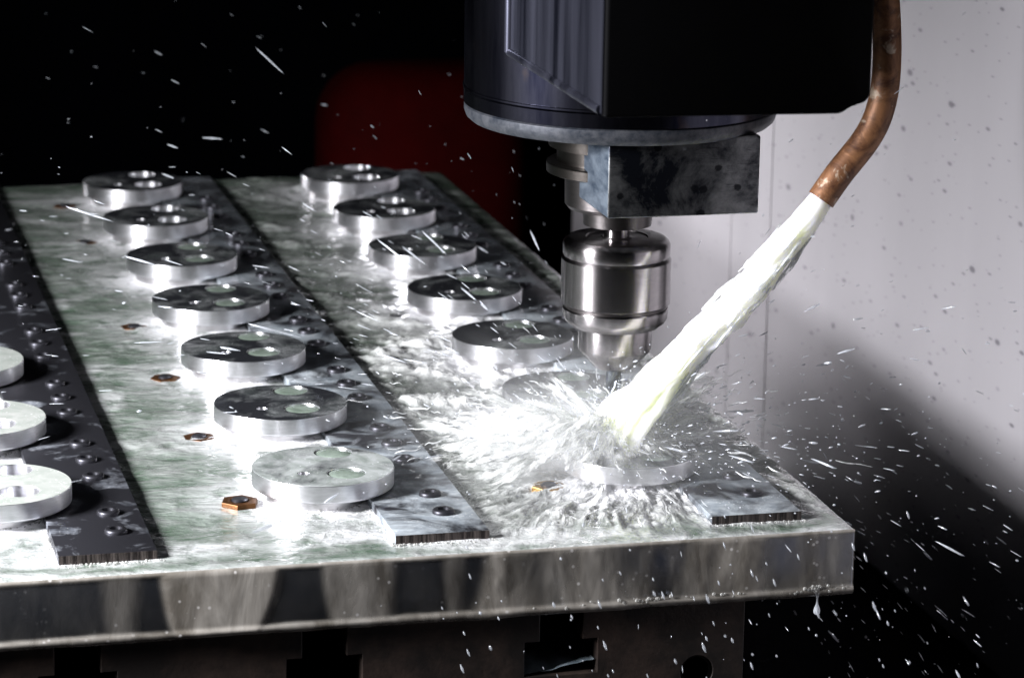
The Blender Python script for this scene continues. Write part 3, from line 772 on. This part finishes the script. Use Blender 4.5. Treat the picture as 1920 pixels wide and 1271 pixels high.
# sheets
sheets = MB()
def sheet(az, el, R0, R1, daz, ph):
    nu, nv = 26, 14; V = []; Fc = []
    for i in range(nu):
        u = i/(nu-1)
        for j in range(nv):
            q = j/(nv-1)-.5
            rr = R0+(R1*(1+.35*vnoise(q*6+ph, ph))-R0)*u; a = az+q*daz*(1-.35*u)+.12*vnoise(u*3+ph, 3)
            z = 22+rr*math.tan(el)*(1-.45*u)+5*vnoise(u*3+ph, q*6)+3*vnoise(u*9+ph, q*14)
            V.append((IX+rr*math.cos(a)*math.cos(el), IY+rr*math.sin(a)*math.cos(el), max(z, 5)))
    for i in range(nu-1):
        for j in range(nv-1): Fc.append((i*nv+j, i*nv+j+1, (i+1)*nv+j+1, (i+1)*nv+j))
    sheets.add((V, Fc))
sheets_attr = []
def shell(r0, r1, h, pk, ph, back=1.0, nr=46, na=260):
    V = np.zeros((nr, na, 3)); D = np.zeros((nr, na))
    for i in range(nr):
        u = i/(nr-1)
        th = np.arange(na)*2*PI/na
        jag = 1+.30*fbm(np.cos(th)*2.2+ph, np.sin(th)*2.2+ph, 4, ph)+.10*fbm(np.cos(th)*14, np.sin(th)*14, 2, ph)
        rr = (r0+(r1-r0)*u)*(1+(jag-1)*u)
        prof = math.sin(PI*min(1, u**pk))
        ridge = 1+.45*fbm(np.cos(th)*3+ph, np.sin(th)*3, 4, ph)+.35*fbm(np.cos(th)*9+rr*.02, np.sin(th)*9+ph, 3)
        z = 21+h*prof*ridge - 14*max(0, u-.55)*(r1/90)
        w_ = 1+.0*th
        fs = np.clip(-np.sin(th-.25), 0, 1); lf = np.clip(-np.cos(th), 0, 1)
        rr = rr*(1-.58*fs+.30*lf*(1-fs)); bk = np.clip(np.sin(th), 0, 1); rr = rr*(1-.34*bk); h_ = 1-.62*bk; z = 21+(z-21)*h_; z = np.maximum(z, 21.8) * (fs > .15) + z*(fs <= .15)
        V[i] = np.stack([IX-6+rr*np.cos(th), IY+rr*np.sin(th)*back, np.maximum(z+2.2*fbm(rr*.12+ph, th*6, 3), 3.5)], 1)
        D[i] = np.clip((1-u)**.8*1.15, 0, 1)
    idx = np.arange(nr*na).reshape(nr, na)
    Fq = np.stack([idx[:-1].ravel(), np.roll(idx[:-1], -1, 1).ravel(), np.roll(idx[1:], -1, 1).ravel(), idx[1:].ravel()], 1)
    return V.reshape(-1, 3), Fq, D.ravel()
SV = []; SF = []; SD = []; nn = 0
for (r0, r1, h, pk, ph) in [(3, 60, 8, .6, 1.), (4, 76, 12, .7, 3.3), (5, 92, 8, .8, 6.1), (6, 110, 17, .7, 8.4), (8, 60, 20, .6, 12.7), (10, 130, 10, .8, 17.2), (12, 100, 26, .65, 21.)]:
    v_, f_, d_ = shell(r0, r1, h, pk, ph); SV.append(v_); SF.append(f_+nn); SD.append(d_); nn += len(v_)
def fan(az, el, sp, T1, width, ph, nu=40, nv=16):
    V = np.zeros((nu, nv, 3)); D = np.zeros((nu, nv)); A = np.zeros((nu, nv)); B = np.zeros((nu, nv))
    p0 = (IX-6+rnd.gauss(0, 8), IY+rnd.gauss(0, 8), 22)
    for i in range(nu):
        u = i/(nu-1)
        for j in range(nv):
            q = j/(nv-1)-.5
            a = az+q*width*(1+.5*float(vnoise(u*2+ph, 1.))); e = el*(1+.25*float(vnoise(q*3+ph, 5.)))
            t_ = T1*(u*.97+.03)*(1+.25*float(vnoise(q*7+ph, 9.)))
            x = p0[0]+sp*math.cos(e)*math.cos(a)*t_; y = p0[1]+sp*math.cos(e)*math.sin(a)*t_; z = p0[2]+sp*math.sin(e)*t_-4900*t_*t_
            w_ = 5.5*u; z += w_*float(fbm(np.array([u*4+ph]), np.array([q*5.]), 3)[0]); y += w_*float(fbm(np.array([u*5+ph]), np.array([q*6+9.]), 3)[0])
            V[i, j] = (x, y, max(z, 4)); D[i, j] = (1-u)**.7*(1-(2*abs(q))**3); A[i, j] = u*T1*sp/14+ph; B[i, j] = q*width*11+ph
    idx = np.arange(nu*nv).reshape(nu, nv)
    Fq = np.stack([idx[:-1, :-1].ravel(), idx[:-1, 1:].ravel(), idx[1:, 1:].ravel(), idx[1:, :-1].ravel()], 1)
    return V.reshape(-1, 3), Fq, D.ravel(), A.ravel(), B.ravel()
FV = []; FF = []; FD = []; FA = []; FB = []; n2 = 0
for k in range(74):
    if k < 24: az, el, T1 = rnd.gauss(2.85, .35), rnd.uniform(.2, .8), rnd.uniform(.035, .08)
    elif k < 58: az, el, T1 = rnd.gauss(.35, .6), rnd.uniform(.35, 1.05), rnd.uniform(.035, .08)
    else: az, el, T1 = rnd.uniform(2.4, 3.6), rnd.uniform(.03, .25), rnd.uniform(.04, .09)
    v_, f_, d_, a_, b_ = fan(az, el, rnd.uniform(900, 1500), T1, rnd.uniform(.12, .55), rnd.random()*60)
    FV.append(v_); FF.append(f_+n2); FD.append(d_); FA.append(a_); FB.append(b_); n2 += len(v_)
def mk_fan():
    t = NT('splash_tongue')
    at = lambda nm: t.n('ShaderNodeAttribute', attribute_name=nm).outputs['Fac']
    pv = t.n('ShaderNodeCombineXYZ', ins={0: t.math('MULTIPLY', at('fa'), .45), 1: t.math('MULTIPLY', at('fb'), 1.5), 2: 0.0}).outputs[0]
    n = t.noise(pv, 1.2, 6, .66, .5)
    a = t.ramp(t.math('ADD', n, t.math('MULTIPLY', t.math('SUBTRACT', at('dens'), .38), .45)), [(.46, 0), (.60, .9)])
    c = (.86, .88, .86); nb = t.bump(n, .6, .003)
    d = t.n('ShaderNodeBsdfDiffuse', ins={0: (*c, 1), 'Normal': nb}).outputs[0]; tl = t.n('ShaderNodeBsdfTranslucent', ins={0: (*c, 1), 'Normal': nb}).outputs[0]
    gl = t.n('ShaderNodeBsdfGlossy', ins={0: (1, 1, 1, 1), 1: .15, 'Normal': nb}).outputs[0]
    m = t.n('ShaderNodeMixShader', ins={0: .45, 1: d, 2: tl}).outputs[0]; m = t.n('ShaderNodeMixShader', ins={0: .08, 1: m, 2: gl}).outputs[0]
    return t.done(t.n('ShaderNodeMixShader', ins={0: a, 1: t.n('ShaderNodeBsdfTransparent').outputs[0], 2: m}).outputs[0])
tag(big_mesh('splash_tongues', np.concatenate(FV), np.concatenate(FF), mk_fan(), {'dens': np.concatenate(FD), 'fa': np.concatenate(FA), 'fb': np.concatenate(FB)}),
    'torn tongues of coolant leaping up beside the drill chuck', 'splash', kind='stuff')
def mk_shell():
    t = NT('splash_film'); g = t.n('ShaderNodeNewGeometry').outputs['Position']
    v = t.n('ShaderNodeVectorMath', operation='SCALE', ins={0: g, 3: 1000.0}).outputs[0]
    sp = t.n('ShaderNodeSeparateXYZ', ins={0: v}); X = t.math('SUBTRACT', sp.outputs[0], IX-6); Y = t.math('SUBTRACT', sp.outputs[1], IY)
    ang = t.math('ARCTAN2', Y, X); rr = t.math('SQRT', t.math('ADD', t.math('MULTIPLY', X, X), t.math('MULTIPLY', Y, Y)))
    wv = t.noise(g, 30, 3, .5)
    pv = t.n('ShaderNodeCombineXYZ', ins={0: t.math('ADD', t.math('MULTIPLY', ang, 11.0), t.math('MULTIPLY', wv, 4.0)), 1: t.math('MULTIPLY', rr, .035), 2: t.math('MULTIPLY', sp.outputs[2], .12)}).outputs[0]
    n = t.noise(pv, 1.3, 7, .66, .4)
    dn = t.n('ShaderNodeAttribute', attribute_name='dens').outputs['Fac']
    a = t.math('ADD', n, t.math('MULTIPLY', t.math('SUBTRACT', dn, .62), .42))
    a = t.ramp(a, [(.44, 0), (.62, 1)])
    c = (.88, .89, .88)
    nb = t.bump(n, .6, .004)
    d = t.n('ShaderNodeBsdfDiffuse', ins={0: (*c, 1), 'Normal': nb}).outputs[0]; tl = t.n('ShaderNodeBsdfTranslucent', ins={0: (*c, 1), 'Normal': nb}).outputs[0]
    gl = t.n('ShaderNodeBsdfGlossy', ins={0: (1, 1, 1, 1), 1: .18, 'Normal': nb}).outputs[0]
    m = t.n('ShaderNodeMixShader', ins={0: .45, 1: d, 2: tl}).outputs[0]; m = t.n('ShaderNodeMixShader', ins={0: .07, 1: m, 2: gl}).outputs[0]
    return t.done(t.n('ShaderNodeMixShader', ins={0: a, 1: t.n('ShaderNodeBsdfTransparent').outputs[0], 2: m}).outputs[0])
o = big_mesh('splash_sheets', np.concatenate(SV), np.concatenate(SF), mk_shell(), {'dens': np.concatenate(SD)})
tag(o, 'ragged translucent sheets of coolant thrown up around the impact', 'splash', kind='stuff')
# lumps
lumps = MB()
bm = bmesh.new(); bmesh.ops.create_icosphere(bm, subdivisions=3, radius=1); IC = np.array([v.co[:] for v in bm.verts]); IF = [tuple(v.index for v in f.verts) for f in bm.faces]; bm.free()
bm = bmesh.new(); bmesh.ops.create_icosphere(bm, subdivisions=1, radius=1); IC1 = np.array([v.co[:] for v in bm.verts]); IF1 = [tuple(v.index for v in f.verts) for f in bm.faces]; bm.free()
def lump(mbx, c, s, az, st=(1, 1, 1), amp=.35, ph=0, src=(IC, IF)):
    P = src[0].copy()
    d = 1+amp*fbm(P[:, 0]*1.7+ph, P[:, 1]*1.7+P[:, 2]*1.3, 3, ph)
    P = P*d[:, None]*np.array(st)*s
    ca, sa = math.cos(az), math.sin(az); P = np.stack([P[:, 0]*ca-P[:, 1]*sa, P[:, 0]*sa+P[:, 1]*ca, P[:, 2]], 1)+np.array(c)
    mbx.add((P, src[1]))
for k in range(150):
    a = rnd.random()*2*PI; d = abs(rnd.gauss(0, 13)); s = rnd.uniform(2.5, 6)*(1.2-.5*min(1, d/60))
    lump(lumps, (IX-20+1.2*d*math.cos(a), IY-2+d*math.sin(a), 21+rnd.uniform(0, 16)*math.exp(-d/22)), s, a, (1.8, .8, .7), .55, k*3.1)
for k in range(60):
    a = rnd.random()*2*PI; d = abs(rnd.gauss(0, 13))
    lump(lumps, (IX+4+d*math.cos(a), IY-6+.7*d*math.sin(a), 22+rnd.uniform(0, 12)*math.exp(-d/14)), rnd.uniform(1.6, 4.5), a, (1.5, .9, .9), .6, k*2.3+5)
tag(lumps.build('splash_foam', M_stream, angle=180), 'boiling white heap of coolant where the jet strikes', 'splash', kind='stuff')
# airborne drops
drops = MB()
def drop(c, r, dirv, ln):
    d = Vector(dirv).normalized(); a = d.cross(Vector((0, 0, 1)))
    if a.length < 1e-3: a = Vector((1, 0, 0))
    a.normalize(); b = a.cross(d)
    P = IC1.copy(); t = P[:, 0]; sh = np.where(t < 0, 1-.45*(-t), 1.0)
    Mx = np.array([d[:], a[:], b[:]])
    Q = np.stack([t*ln*r, P[:, 1]*r*sh, P[:, 2]*r*sh], 1) @ Mx + np.array(c)
    drops.add((Q, IF1))
nd = 0
while nd < 2100:
    m_ = rnd.random()
    if m_ < .50: az = rnd.gauss(-.35, .75); el = rnd.gauss(.05, .35); sp = rnd.uniform(900, 3200)      # off the right side of the plate
    else: az = rnd.gauss(2.0, .75); el = rnd.gauss(.22, .20); sp = rnd.uniform(2000, 5200)              # back over the plate
    v = (sp*math.cos(el)*math.cos(az), sp*math.cos(el)*math.sin(az), sp*math.sin(el)); t_ = rnd.random()**1.3*.34
    q = ball((IX, IY, 24), v, t_)
    if q[0] > 592 or q[2] < -262 or q[1] > 1500 or q[0] < -520 or (q[0] < 312 and -136 < q[1] < 1025 and q[2] < 7) or (q[0] < 250 and q[2] < -30 and q[1] > -126): continue
    if m_ >= .50 and (q[2] > 330 or (q[1] < 420 and q[2] < 60 and rnd.random() < .75)): continue
    sz = rnd.choice([.14, .18, .22, .28, .36, .5]) if rnd.random() < .95 else .9
    drop(q, sz, (v[0], v[1], v[2]-G*t_), rnd.choice([1.3, 4, 8, 13]) if m_ < .5 else rnd.choice([2, 9, 15, 22]))
    nd += 1
for k in range(170):                          # in front of the plate edge
    x = rnd.uniform(20, 330); y = rnd.uniform(-300, -150); z = rnd.uniform(-140, 30)
    drop((x, y, z), rnd.uniform(.25, .8), (.35, 0, -1), rnd.choice([1.5, 3, 5]))
for k in range(900):                         # close cloud round the impact
    a = rnd.random()*2*PI; d = abs(rnd.gauss(0, 90)); h = abs(rnd.gauss(0, 34))
    drop((IX+d*math.cos(a), IY+d*math.sin(a), 20+h*math.exp(-d/160)+2), rnd.uniform(.2, .75), (math.cos(a), math.sin(a), .4), rnd.choice([1.1, 2, 4]))
tag(drops.build('spray_drops', M_drop, angle=180), 'stray drops of coolant flying around the plate', 'spray', kind='stuff')
# mist
def mist(name, label, loc, half, gain, lo, hi, ax, ay, ar, color=(.95, .96, .97)):
    t = NT(name+'_air')
    sp = t.n('ShaderNodeSeparateXYZ', ins={0: t.coord('Object')})
    px = t.math('ADD', sp.outputs[0], (loc[0]-IX)*S); py = t.math('ADD', sp.outputs[1], (loc[1]-IY)*S); pz = t.math('ADD', sp.outputs[2], (loc[2]-20)*S)
    rr = t.math('SQRT', t.math('ADD', t.math('MULTIPLY', px, px), t.math('MULTIPLY', py, py)))
    az = t.math('ARCTAN2', py, px); el = t.math('ARCTAN2', pz, t.math('ADD', rr, .008))
    wv = t.noise(t.coord('Object'), 16, 2, .5)
    pv = t.n('ShaderNodeCombineXYZ', ins={0: t.math('ADD', t.math('MULTIPLY', az, ax), t.math('MULTIPLY', wv, 3.0)), 1: t.math('MULTIPLY', el, ay), 2: t.math('MULTIPLY', rr, ar)}).outputs[0]
    n = t.noise(pv, 1.0, 4, .65, .3)
    gr = t.n('ShaderNodeTexGradient', gradient_type='QUADRATIC_SPHERE', ins={0: t.coord('Object', tuple(1/(h*S) for h in half))}).outputs['Fac']
    den = t.math('MULTIPLY', t.math('MULTIPLY', t.ramp(n, [(lo, 0), (hi, 1)]), gr), gain)
    v = t.n('ShaderNodeVolumePrincipled', ins={'Color': (*color, 1), 'Density': den, 'Anisotropy': .1}); t.l(v.outputs[0], t.out.inputs['Volume'])
    V, Fc = box_vf(-half[0], half[0], -half[1], half[1], max(-half[2], 3-loc[2]), half[2])
    o = mesh(name, V, Fc, t.m, smooth=False); o.location = Vector(loc)*S
    return tag(o, label, 'mist', kind='stuff')
mist('spray_mist', 'white mist of atomised coolant over the struck disc', (IX-30, IY+6, 28), (90, 76, 30), 115, .38, .58, 7, 5, 16)
mist('spray_haze', 'streaky haze of spray blown out around the struck disc', (IX-12, IY+10, 34), (190, 200, 70), 13, .46, .60, 15, 9, 10)
# bubbles standing in the foam
bub = MB()
for k in range(420):
    (row, q), (cx, cy) = rnd.choice([c for c in cent.items() if c[0][1] < 3]); a = rnd.uniform(PI, 2*PI)
    d = 33.5+abs(rnd.gauss(0, 2.2)); r_ = rnd.uniform(.3, .9)
    bub.add((IC1*r_*np.array([1, 1, .8])+np.array([cx-5+d*math.cos(a), cy-3+d*math.sin(a), 3.0]), IF1))
for k in range(260):
    xr = rnd.choice([-120, 81.5, 280.5]); r_ = rnd.uniform(.3, 1.1)
    if rnd.random() < .6: c = (rnd.uniform(xr-60, xr+4), -112-abs(rnd.gauss(0, 2)), 2.6)
    else: c = (xr-58.8-abs(rnd.gauss(0, 1.5)), rnd.uniform(-112, -40), 2.6)
    bub.add((IC1*r_+np.array(c), IF1))
for k in range(70):
    bub.add((IC1*rnd.uniform(.4, 1.4)*np.array([1, .6, 1])+np.array([rnd.choice([rnd.uniform(100, 305), rnd.gauss(175, 6), rnd.gauss(280, 7)]), -135.2, -35.5+rnd.uniform(-1.5, 2.5)]), IF1))
t = NT('bubble_skin'); fr = t.n('ShaderNodeLayerWeight', ins={0: .35}).outputs['Facing']
d = t.pr(col=(.7, .7, .68), rough=.08); tr = t.n('ShaderNodeBsdfTransparent', ins={0: (.75, .75, .74, 1)}).outputs[0]
M_bub = t.done(t.n('ShaderNodeMixShader', ins={0: t.ramp(fr, [(.25, .2), (.8, 1)]), 1: tr, 2: d}).outputs[0])
tag(bub.build('foam_bubbles', M_bub, angle=180), 'small bubbles along the discs, bars and plate edge', 'foam', kind='stuff')
